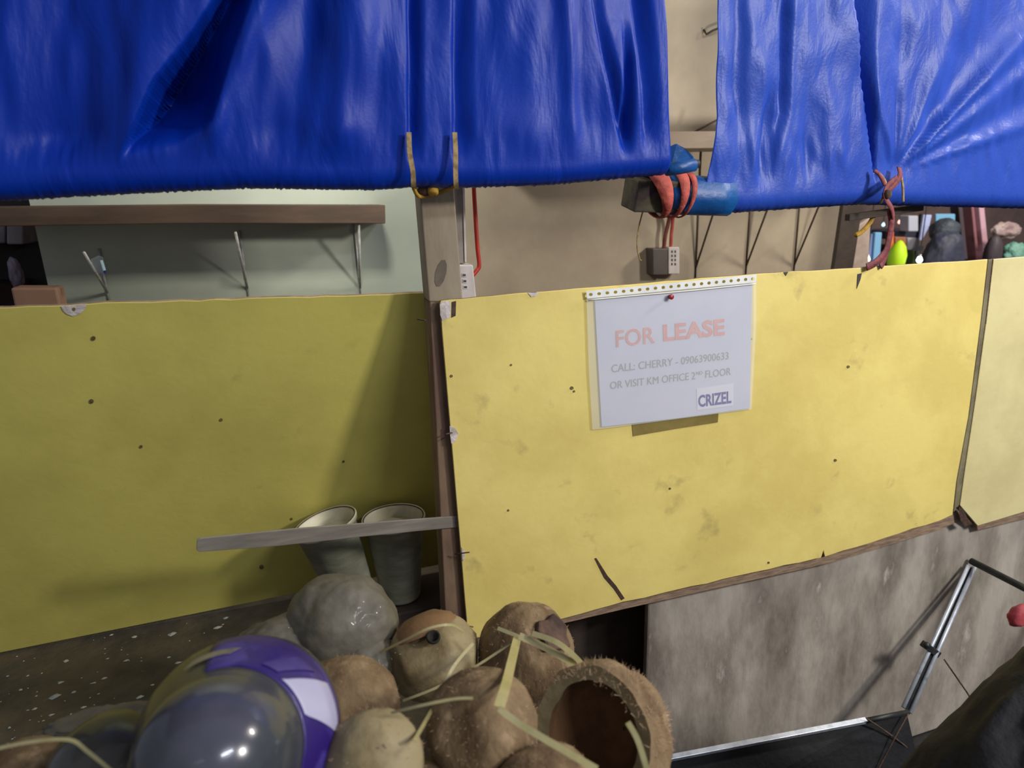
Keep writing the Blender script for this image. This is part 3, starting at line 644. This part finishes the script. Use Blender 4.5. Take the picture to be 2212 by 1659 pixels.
# C: front middle husk
coco(1040, 1566, .66, 122, M['husk'], 'rounded brown coconut husk in the middle front of the heap, under the bent straw', [((-.5, -.6, .5), .86), ((.3, -.9, -.2), .88), ((.5, -.5, .6), .9)], (1, 1, .92), 33, 700)
# E: pale coconut at the bottom
t, c, r = coco(806, 1652, .58, 112, M['husk2'], 'pale round coconut with a soft brown dimple at the bottom edge, right of the bottle', [((.4, -.6, .6), .92)], (1, 1, 1), 52, 500)
e = c + (TC(c) * .80 + (D(818, 1590, .58) - c) / r * .9).normalized() * r * .98
v, f = lathe([(0, -.001), (.005, 0), (.009, -.002), (.010, -.004)], e, (e - c).normalized(), 16); link('dimple', v, f, M['huskdark'], t, True)
# others in the heap
coco(742, 1535, .74, 120, M['husk'], 'brown coconut husk wedged behind the pale round one, beside the purple label', [((.2, -.8, .5), .86)], (1, 1, .9), 61, 500)
coco(1180, 1712, .60, 108, M['husk'], 'shadowed coconut husk at the bottom edge under the split one', [((.1, -.8, .5), .85)], (1.1, 1, .8), 71, 500)
coco(938, 1712, .63, 70, M['husk'], 'small shadowed coconut husk at the bottom edge, between pale and middle ones', [], (1.1, 1, .9), 75, 300)
coco(45, 1690, .62, 92, M['husk'], 'dark brown coconut husk at the bottom left corner of the photo', [((.3, -.8, .5), .86)], (1.15, 1, .9), 81, 500)
coco(1105, 1545, .94, 95, M['husk'], 'coconut husk half hidden below the tall one with the rotten patch', [], (1, 1, .9), 91, 300)

# cloudy plastic bag
def blob(name, px, py, d, rx, ry, rz, m, seed, amp=.10, par=None):
    c = D(px, py, d); k = d / F
    return clipball(c, 1, [], name, m, par, (rx * k, ry * k, rz * k), amp, seed, 5, 1.9), c
bg_ = thing('plastic_bag', D(735, 1420, .86), 'cloudy grey plastic bag bulging behind the purple-labelled bottle', 'plastic bag')
blob('bulge', 738, 1356, .88, 120, 108, 114, M['bag'], 5, .10, bg_)
blob('lower_fold', 632, 1412, .86, 140, 90, 84, M['bag'], 6, .14, bg_)
blob('coconut_lump', 786, 1442, .86, 92, 80, 84, M['bag'], 8, .12, bg_)

# big bottle with purple label
cb = D(462, 1640, .50); kf = .50 / F
axb = (D(560, 1560, .66) - cb).normalized()
bt = thing('water_bottle', D(540, 1640, .58) - Vector((0, 0, .06)), 'big clear plastic bottle lying with a purple label and white patch', 'bottle')
R0 = 168 * kf
pr = [(1e-4, -R0 * .98), (R0 * .2, -R0 * .955), (R0 * .42, -R0 * .88), (R0 * .62, -R0 * .74), (R0 * .8, -R0 * .55), (R0 * .92, -R0 * .34), (R0 * .985, -R0 * .12), (R0, R0 * .08), (R0 * 1.02, R0 * .2), (R0 * 1.05, R0 * .34)]
v, f = lathe(pr, cb, axb, 56); link('dome', v, f, M['bottle'], bt, True)
pr = [(R0 * 1.05, R0 * .34), (R0 * 1.13, R0 * .50), (R0 * 1.34, R0 * .95), (R0 * 1.41, R0 * 1.3), (R0 * 1.41, R0 * 2.2), (R0 * 1.32, R0 * 2.5), (R0 * .6, R0 * 2.7), (1e-4, R0 * 2.72)]
v, f = lathe(pr, cb, axb, 56); link('body', v, f, M['bottleg'], bt, True)
# label wraps part of the body; patch by angle
ax = axb; e1 = ax.orthogonal().normalized(); e2 = ax.cross(e1)
def bpt(r_, h_, th): return cb + ax * h_ + (e1 * math.cos(th) + e2 * math.sin(th)) * r_
def ang_of(px, py):
    best = None
    for k in range(360):
        th = math.radians(k); p_ = bpt(R0 * 1.4, R0 * 1.3, th)
        v_ = p_ - O; z_ = v_.dot(Vector((AX[2], AY[2], AZ[2]))); x_ = v_.dot(Vector((AX[0], AY[0], AZ[0]))) / z_ * F + 1106; y_ = v_.dot(Vector((AX[1], AY[1], AZ[1]))) / z_ * F + 829.5
        d_ = (x_ - px) ** 2 + (y_ - py) ** 2
        if best is None or d_ < best[0]: best = (d_, th)
    return best[1]
prof = [(1.06, .36), (1.14, .50), (1.245, .725), (1.35, .95), (1.42, 1.3), (1.42, 1.7)]
def wrap(name, th0, th1, off, m, s0=0, s1=None, par=bt, skew=0):
    s1 = len(prof) - 1 if s1 is None else s1
    nA = 40; nS = 14; v = []; f = []
    for j in range(nS + 1):
        s_ = s0 + (s1 - s0) * j / nS; i_ = min(int(s_), len(prof) - 2); t_ = s_ - i_
        r_ = (prof[i_][0] * (1 - t_) + prof[i_ + 1][0] * t_) * R0 + off; h_ = (prof[i_][1] * (1 - t_) + prof[i_ + 1][1] * t_) * R0
        for i in range(nA + 1):
            th = th0 + (th1 - th0) * i / nA + skew * (j / nS - .5)
            v.append(bpt(r_, h_, th))
    f = [(j * (nA + 1) + i, j * (nA + 1) + i + 1, (j + 1) * (nA + 1) + i + 1, (j + 1) * (nA + 1) + i) for j in range(nS) for i in range(nA)]
    o = link(name, v, f, m, par, True); md = o.modifiers.new('t', 'SOLIDIFY'); md.thickness = .0004; return o
ta = ang_of(470, 1400); tb = ang_of(720, 1640)
dth = (tb - ta + math.pi) % (2 * math.pi) - math.pi
wrap('label', ta, ta + dth * 1.35, .0008, M['labelp'])
tw = ang_of(690, 1500); sg = 1 if dth > 0 else -1
wrap('white_patch', tw - sg * .26, tw + sg * .26, .0016, M['labelw'], .5, 4.0, skew=sg * .38)
tsv = ang_of(480, 1425)
wrap('pale_print', tsv - sg * .22, tsv + sg * .30, .0018, mat('pale_label_print', (140, 132, 104), (80, 72, 90), 30, .5), 1.6, 2.2, skew=sg * .1)  # yellowish highlight on the label, painted as a pale sliver
wrap('lilac_print', tw - sg * .62, tw - sg * .40, .0018, mat('lilac_label_print', (72, 60, 122), (50, 38, 110), 20, .5), .9, 3.4, skew=sg * .3)  # lighter lilac patch over the purple label
# greenish cup at the lower left
cg = D(235, 1660, .60); gk = .60 / F
t = thing('plastic_cup', cg - Vector((0, 0, .05)), 'greenish clear plastic tub with a pale rim at lower left of the bottle', 'tub')
rg = 115 * gk
v, f = lathe([(1e-4, -.10), (rg * .8, -.10), (rg * .86, -.07), (rg * .95, -.01), (rg, 0), (rg * .99, .012), (rg * .8, .03), (rg * .4, .04), (1e-4, .042)], cg, (-.15, -.1, 1), 40); link('tub', v, f, M['bottleg'], t, True)
o = blob('plastic_film', 215, 1560, .68, 120, 40, 20, M['bag'], 14, .3)[0]; recentre(o); tag(o, 'crumpled clear plastic film lying on the ledge, left of the bottle', 'plastic film')

# plastic straw strands
def strand(pts, wd, label, m=None, k=8):
    P_ = spline([D(x, y, d_) for x, y, d_ in pts], k)
    kk = wd * .72 / F * pts[0][2]
    v, f = sweep(P_, rect(kk, .0007), nrm=tuple(TC(P_[0]))); o = link('straw_strip', v, f, m or M['straw'], None, False); recentre(o); tag(o, label, 'straw'); return o
strand([(1118, 1376, .79), (1105, 1430, .70), (1093, 1480, .62), (1078, 1528, .575)], 24, 'wide pale straw strip running straight down from the star-shaped knot')
strand([(1078, 1530, .575), (1120, 1562, .57), (1200, 1610, .56), (1290, 1662, .555)], 20, 'pale brown straw strip slanting down right across the split husk')
strand([(1122, 1373, .78), (1180, 1400, .775), (1225, 1425, .77), (1256, 1440, .77)], 20, 'shiny whitish straw strip from the knot down to the split husk')
strand([(1150, 1368, .775), (1200, 1386, .765), (1235, 1412, .765), (1262, 1440, .77)], 16, 'short straw strip with a bright glint, above the shiny whitish one')
strand([(1075, 1357, .80), (1118, 1374, .79), (1135, 1385, .79)], 11, 'short straw end pointing left from the star-shaped knot')
strand([(1118, 1378, .79), (1040, 1432, .77), (950, 1482, .76), (870, 1514, .75)], 7, 'long thin straw strand from the knot down left over the pale coconut')
strand([(1022, 1508, .56), (980, 1510, .56), (910, 1524, .56), (845, 1540, .57)], 8, 'thin green straw strand with a pale tip across the middle front')
strand([(820, 1410, .78), (880, 1380, .76), (930, 1356, .755), (975, 1350, .765), (1000, 1364, .79)], 7, 'thin green straw strand arched over the eye hole coconut')
strand([(1022, 1390, .75), (980, 1440, .72), (940, 1520, .66), (895, 1600, .555)], 9, 'straw strand falling steeply between the pale coconuts')
strand([(-20, 1620, .50), (70, 1602, .50), (150, 1598, .50), (190, 1624, .50), (245, 1668, .50)], 10, 'bent pale green straw strip at the bottom left corner')
strand([(1356, 1560, .575), (1378, 1600, .57), (1400, 1670, .565)], 17, 'glossy straw strip lying down the right side of the split husk')

# grit on the ledge
rnd = random.Random(5)
V = []; Fc = []
ledge_grit = [(372, 1370, 9), (470, 1356, 8), (290, 1376, 6), (118, 1505, 9), (130, 1475, 6), (225, 1465, 5), (273, 1427, 5), (205, 1475, 4), (180, 1528, 5), (45, 1490, 5), (75, 1532, 5), (110, 1545, 5), (365, 1420, 4), (385, 1432, 6), (300, 1507, 7), (488, 1335, 6), (160, 1495, 6), (60, 1460, 3), (90, 1455, 3), (20, 1572, 4), (240, 1372, 4), (330, 1480, 4), (142, 1428, 7)]
for _ in range(90): ledge_grit.append((rnd.uniform(0, 560), rnd.uniform(1340, 1600), rnd.uniform(1, 3)))
grit = thing('grit', WZ(250, 1470, ZL), 'scattered pale grit and peelings on the dark ledge', 'grit'); grit['kind'] = 'stuff'
for (x, y, s_) in ledge_grit:
    if y < 1412 - .2 * x + 6: continue
    c_ = WZ(x, y, ZL - .004); rr = s_ / F * 1.15; b0 = len(V); a0 = rnd.uniform(0, 3)
    for k in range(6): V.append(c_ + Vector((rr * rnd.uniform(.5, 1.6) * math.cos(a0 + k * 1.05), rr * rnd.uniform(.5, 1.1) * math.sin(a0 + k * 1.05), .0004)))
    V.append(c_ + Vector((0, 0, rr * .35 + .0008)))
    for k in range(6): Fc.append((b0 + k, b0 + (k + 1) % 6, b0 + 6))
bpy.data.objects.remove(grit)
o = link('grit', V, Fc, M['pebble']); tag(o, 'scattered pale grit and peelings on the dark ledge', 'grit'); o['kind'] = 'stuff'

# ------------------------------------------------------------------ metal frame at lower right
fr = thing('folding_cart', W(1950, 1600, .9), 'folding metal frame with twin steel bars leaning on the concrete wall, lower right', 'cart')
Yq = .955
ap = W(2100, 1215, .978)
def bar(name, p0_, p1_, r_, m): return solidtube(name, [p0_, p1_], r_, m, fr, 10)
bar('twin_bar', W(2092, 1222, .972), W(1951, 1528, .86), .0042, M['steel'])
bar('twin_bar', W(2106, 1224, .970), W(1966, 1540, .855), .0042, M['steel'])
v, f = slab([W(2096, 1226, .974), W(2103, 1226, .974), W(1963, 1536, .86), W(1955, 1532, .86)], Vector((0, .003, 0))); link('web', v, f, M['blackmetal'], fr)
v, f = sweep([W(1996, 1392, .905), W(2024, 1412, .905)], rect(.016, .014)); bev(link('clamp', v, f, M['blackmetal'], fr), .002)
v, f = lathe([(0, -.006), (.006, -.005), (.0075, 0), (.006, .005), (0, .006)], W(2002, 1394, .895), (0, -1, .3), 12); link('wing_knob', v, f, M['blackmetal'], fr, True)
bar('top_rod', W(2098, 1212, .976), W(2330, 1330, .74), .0075, M['blackmetal'])
v, f = sweep([W(1424, 1642, .90), W(1870, 1556, .86)], rect(.010, .010), nrm=(0, -.3, 1)); bev(link('base_rail', v, f, M['steel'], fr), .001)
bar('corner_joint', W(1868, 1557, .86), W(1962, 1538, .857), .005, M['blackmetal'])
v, f = slab([W(1434, 1649, .905), W(1872, 1563, .865), W(1960, 1545, .86), W(2010, 1760, .80), W(1440, 1800, .84)], Vector((0, .004, 0))); link('side_panel', v, f, M['blackfab'], fr)
for q_, l in (([(1872, 1552, .85), (1930, 1592, .845), (2020, 1662, .84)], 'brown cord slanting to the bottom edge from the steel rail'), ([(1962, 1542, .85), (1935, 1590, .84), (1895, 1665, .83)], 'brown cord dropping left from the twin bars'), ([(2040, 1425, .84), (2085, 1490, .83), (2110, 1525, .825), (2160, 1570, .82)], 'thin wire curling across the black sack')):
    o = solidtube('cord', spline([W(*p_) for p_ in q_]), .0016, M['huskdark']); recentre(o); tag(o, l, 'cord')
# black sack
zt = D(2260, 1262, .98).z; c = D(2330, 1500, .86); c.z = zt / 2 + .002
o = clipball(c, 1, [((0, 0, -1), .96)], 'black_sack', M['blackfab'], None, (.24, .13, zt / 2), .10, 3, 5, 1.6); recentre(o); tag(o, 'black cloth sack filling the lower right corner', 'sack')
c = D(2206, 1330, .84)
o = clipball(c, 1, [((0, -1, 0), .7)], 'red_cloth', mat('dull_red_cloth', (170, 60, 66), (130, 50, 56), 40, .8, .5), None, (.020, .010, .014), .2, 4, 3, 2); recentre(o); tag(o, 'bit of red cloth on the black sack at the right edge', 'cloth')

# ------------------------------------------------------------------ market beyond, seen right of the dark post
ZT = W(2000, 590, 2.3).z
def fbox(name, q, Y, th, m, label, cat, grp=None, down=None):
    P_ = [W(x, y, Y) for x, y in q]
    if down is not None:
        zm = min(p_.z for p_ in P_)
        for p_ in P_:
            if p_.z < zm + .03: p_.z = down
    v, f = slab(P_, Vector((0, th, 0))); o = link(name, v, f, m); bev(o, .004, 2); recentre(o); tag(o, label, cat, grp); return o
mt = thing('market_table', (2.6, 2.35, 0), 'brown market table under the packets behind the boards', 'table')
x0 = W(1830, 590, 2.0).x; x1 = W(2400, 590, 2.3).x + .5
v, f = boxv((x0, 1.95, ZT - .03), (x1, 2.95, ZT - .002)); link('tabletop', v, f, M['darkwood'], mt)
for xx in (x0 + .05, x1 - .1):
    for yy in (2.0, 2.86): v, f = boxv((xx, yy, .002), (xx + .05, yy + .05, ZT - .03)); link('leg', v, f, M['darkwood'], mt)
def rq(x0, y0, x1, y1): return [(x0, y0), (x1, y0), (x1, y1), (x0, y1)]
MC = lambda n_, c_, c2_=None, **k: mat(n_, c_, c2_, 20, .6, **k)
fbox('cardboard_panel', [(1848, 490), (1882, 468), (1878, 540), (1872, 640), (1836, 640)], 2.0, .02, MC('taupe_board', (196, 174, 156), (176, 154, 138)), 'taupe board leaning just right of the dark brown post', 'board', down=ZT)
fbox('snack_packet', rq(1876, 505, 1886, 545), 2.3, .02, MC('blue_grey_foil', (112, 128, 176)), 'slim blue grey packet left of the red tie tail', 'packet', None, down=ZT)
fbox('snack_packet', rq(1891, 502, 1906, 532), 2.3, .02, MC('sky_foil', (120, 170, 206)), 'sky blue packet just left of the red tie tail', 'packet', None, down=ZT)
fbox('snack_packet', rq(1878, 534, 1902, 590), 2.32, .02, MC('pink_foil', (214, 184, 190)), 'pale pink packet under the blue packets', 'packet', None, down=ZT)
fbox('orange_pole', [(1922, 500), (1932, 500), (1931, 590), (1922, 590)], 2.3, .02, MC('orange_plastic', (232, 140, 60), (220, 96, 50)), 'narrow orange pole right of the red tie tail', 'pole', down=ZT)
v, f = lathe([(1e-4, -.075), (.020, -.065), (.034, -.03), (.036, .01), (.026, .045), (.010, .065), (1e-4, .07)], W(1938, 555, 2.25), (.1, 0, 1), 20)
o = link('hanging_balloon', v, f, MC('lime_rubber', (196, 240, 20)), None, True); recentre(o); tag(o, 'bright lime green oval balloon behind the boards', 'balloon')
fbox('green_basket', rq(1952, 534, 1976, 590), 2.4, .05, MC('leaf_green', (92, 116, 50), (110, 130, 60)), 'leaf green basket right of the lime balloon', 'basket', down=ZT)
fbox('brown_carton', rq(1934, 512, 1958, 536), 2.36, .05, MC('carton_brown', (150, 96, 66), (170, 110, 60)), 'small brown carton above the lime balloon', 'carton')
fbox('white_carton', rq(1963, 466, 1984, 500), 2.36, .05, MC('carton_white', (182, 182, 194)), 'white carton under the tarpaulin hem', 'carton')
fbox('white_carton', rq(1961, 514, 1984, 540), 2.36, .05, MC('carton_grey', (166, 160, 164)), 'grey white carton above the leaf green basket', 'carton')
rk = thing('dark_rack', W(1960, 590, 2.5), 'dark display rack between the white cartons', 'rack')
for ya_, yb_ in ((500, 513), (536, 541)):
    a = W(1928, ya_, 2.42); b = W(1994, yb_, 2.42)
    v, f = boxv((a.x, 2.42, b.z), (b.x, 2.60, a.z)); link('shelf', v, f, MC('rack_black', (44, 44, 58)), rk)
for xx_ in (1931, 1992):
    a = W(xx_, 462, 2.60); v, f = boxv((a.x - .006, 2.60, ZT), (a.x + .006, 2.612, a.z)); link('post', v, f, M['blackmetal'], rk)
fbox('lilac_banner', [(1996, 464), (2014, 464), (2008, 490), (1992, 520), (1986, 520)], 2.4, .01, MC('lilac_cloth', (176, 184, 224)), 'lilac cloth strip left of the dark hanging jacket', 'cloth')
jk = thing('hanging_jacket', W(2035, 590, 2.25), 'dark blue-black jacket hanging behind the boards', 'jacket')
blob('torso', 2038, 560, 2.9, 48, 30, 62, MC('navy_cloth', (52, 54, 74), (44, 46, 60)), 2, .10, jk)
blob('hood', 2040, 498, 2.9, 34, 26, 26, MC('dark_teal_cloth', (60, 68, 78), (50, 52, 60)), 3, .08, jk)
fbox('aqua_banner', rq(2022, 462, 2064, 480), 2.5, .01, MC('aqua_cloth', (120, 176, 210)), 'aqua strip above the dark jacket', 'cloth')
fbox('wooden_partition', rq(2070, 440, 2102, 640), 2.6, .05, MC('umber_board', (88, 76, 82)), 'dark umber partition right of the jacket', 'partition', down=ZT)
fbox('pink_column', rq(2098, 440, 2113, 640), 2.5, .05, MC('rose_paint', (150, 100, 106)), 'dusky rose column beyond the boards', 'column', down=ZT)
fbox('pink_column', rq(2114, 440, 2126, 640), 2.48, .05, MC('pale_pink_paint', (208, 164, 176)), 'pale pink column right beside the dusky rose one', 'column', down=ZT)
o = blob('dark_pot', 2144, 551, 2.95, 20, 16, 42, MC('sooty_metal', (62, 50, 54)), 5, .03)[0]; recentre(o); tag(o, 'sooty dark pot right of the pale pink column', 'pot')
o = blob('green_cloth', 2190, 548, 3.0, 30, 20, 24, MC('sea_green', (98, 144, 126), (110, 160, 140)), 6, .2)[0]; recentre(o); tag(o, 'sea green cloth heap at the right edge behind the faded board', 'cloth')
o = blob('pale_cloth', 2172, 498, 3.15, 36, 14, 18, MC('dusty_rose_cloth', (150, 124, 122), (176, 158, 150)), 7, .25)[0]; recentre(o); tag(o, 'pale dusty cloth above the sea green heap', 'cloth')
def lamp(px, py, Y, r_, col, es, label):
    t = thing('light_bulb', W(px, py, Y), label, 'light bulb')
    c_ = W(px, py, Y)
    v, f = lathe([(1e-4, -r_), (r_ * .7, -r_ * .7), (r_, 0), (r_ * .7, r_ * .8), (r_ * .45, r_ * 1.3)], c_, (0, 0, 1), 16); link('globe', v, f, mat('glowing_glass', (255, 250, 240), emit=col, es=es), t, True)
    v, f = lathe([(r_ * .45, r_ * 1.3), (r_ * .45, r_ * 2), (1e-4, r_ * 2)], c_, (0, 0, 1), 12); link('cap', v, f, M['steel'], t, True)
    v, f = sweep([c_ + Vector((0, 0, r_ * 2)), Vector((c_.x, c_.y, H + 1.72))], circ(.0025, 6)); link('cord', v, f, M['blackmetal'], t)
lamp(1874, 560, 2.2, .010, (255, 214, 150), 7, 'warm glowing bulb low behind the board, left of the red tie tail')
lamp(1986, 562, 2.2, .012, (230, 230, 255), 8, 'cool white glowing bulb low behind the board, left of the jacket')
lamp(1908, 486, 2.5, .007, (150, 230, 255), 2.5, 'tiny bluish bulb up beside the red tie')
lamp(1943, 480, 2.5, .008, (255, 170, 150), 2.0, 'tiny reddish bulb under the hem right of the tie')

# ------------------------------------------------------------------ market beyond, left end
fbox('stacked_cartons'.replace('stacked_', 'grey_').rstrip('s'), rq(14, 478, 50, 528), 2.1, .12, MC('grey_carton', (150, 140, 140), (130, 120, 122)), 'grey white carton at the left edge, right one of the upper pair', 'carton')
fbox('grey_carton', rq(-40, 480, 11, 526), 2.12, .06, MC('grey_carton', (146, 136, 136), (128, 118, 120)), 'grey white carton cut by the left edge, left one of the upper pair', 'carton')
cbn = thing('dark_cabinet', (W(0, 500, 2.3).x, 2.3, 0), 'dark brown cabinet at the left edge behind the cartons', 'cabinet')
mcb = MC('cabinet_brown', (60, 50, 46), (48, 42, 40)); a = W(-160, 440, 2.25); b = W(84, 440, 2.25)
v, f = boxv((a.x, 2.25, .002), (b.x, 2.4, a.z)); link('body', v, f, mcb, cbn)
v, f = boxv((a.x, 2.05, W(0, 545, 2.1).z), (b.x - .06, 2.25, W(20, 529, 2.1).z)); link('shelf', v, f, mcb, cbn)
v, f = boxv((a.x, 1.85, W(0, 640, 1.95).z - .03), (b.x - .06, 2.25, W(34, 626, 1.95).z)); link('shelf', v, f, mcb, cbn)
o = blob('crumpled_package', 34, 590, 1.72, 13, 10, 34, MC('mauve_wrap', (150, 136, 148), (110, 98, 108)), 9, .2)[0]; recentre(o); tag(o, 'crumpled mauve white package under the cartons at the left edge', 'package')
fbox('tan_carton', rq(22, 622, 122, 700), 1.6, .05, MC('tan_board', (158, 124, 96), (150, 116, 92)), 'tall tan cardboard carton just above the left yellow board', 'carton', down=.002)
t = thing('plastic_tube', W(216, 590, 1.6), 'clear plastic wrapper with a bluish glint hooked on the leftmost bracket', 'wrapper')
v, f = slab([W(196, 560, 1.62), W(212, 552, 1.61), W(222, 556, 1.6), W(230, 590, 1.6), (W(214, 592, 1.62)), W(202, 586, 1.62)], Vector((0, .003, 0))); bev(link('wrap', v, f, mat('hazy_wrap', (190, 200, 200), None, rough=.2, alpha=.35, coat=.6), t), .001)
v, f = sweep([W(219, 562, 1.595), W(226, 584, 1.595)], rect(.008, .003)); link('shiny_fold', v, f, mat('bluish_foil', (190, 226, 232), None, rough=.2), t)  # light glint on the wrapper, painted as a pale bluish strip
v, f = sweep([W(226, 585, 1.594), W(227, 590, 1.594)], rect(.008, .004)); link('blue_cap', v, f, mat('navy_cap', (40, 40, 120), None), t)
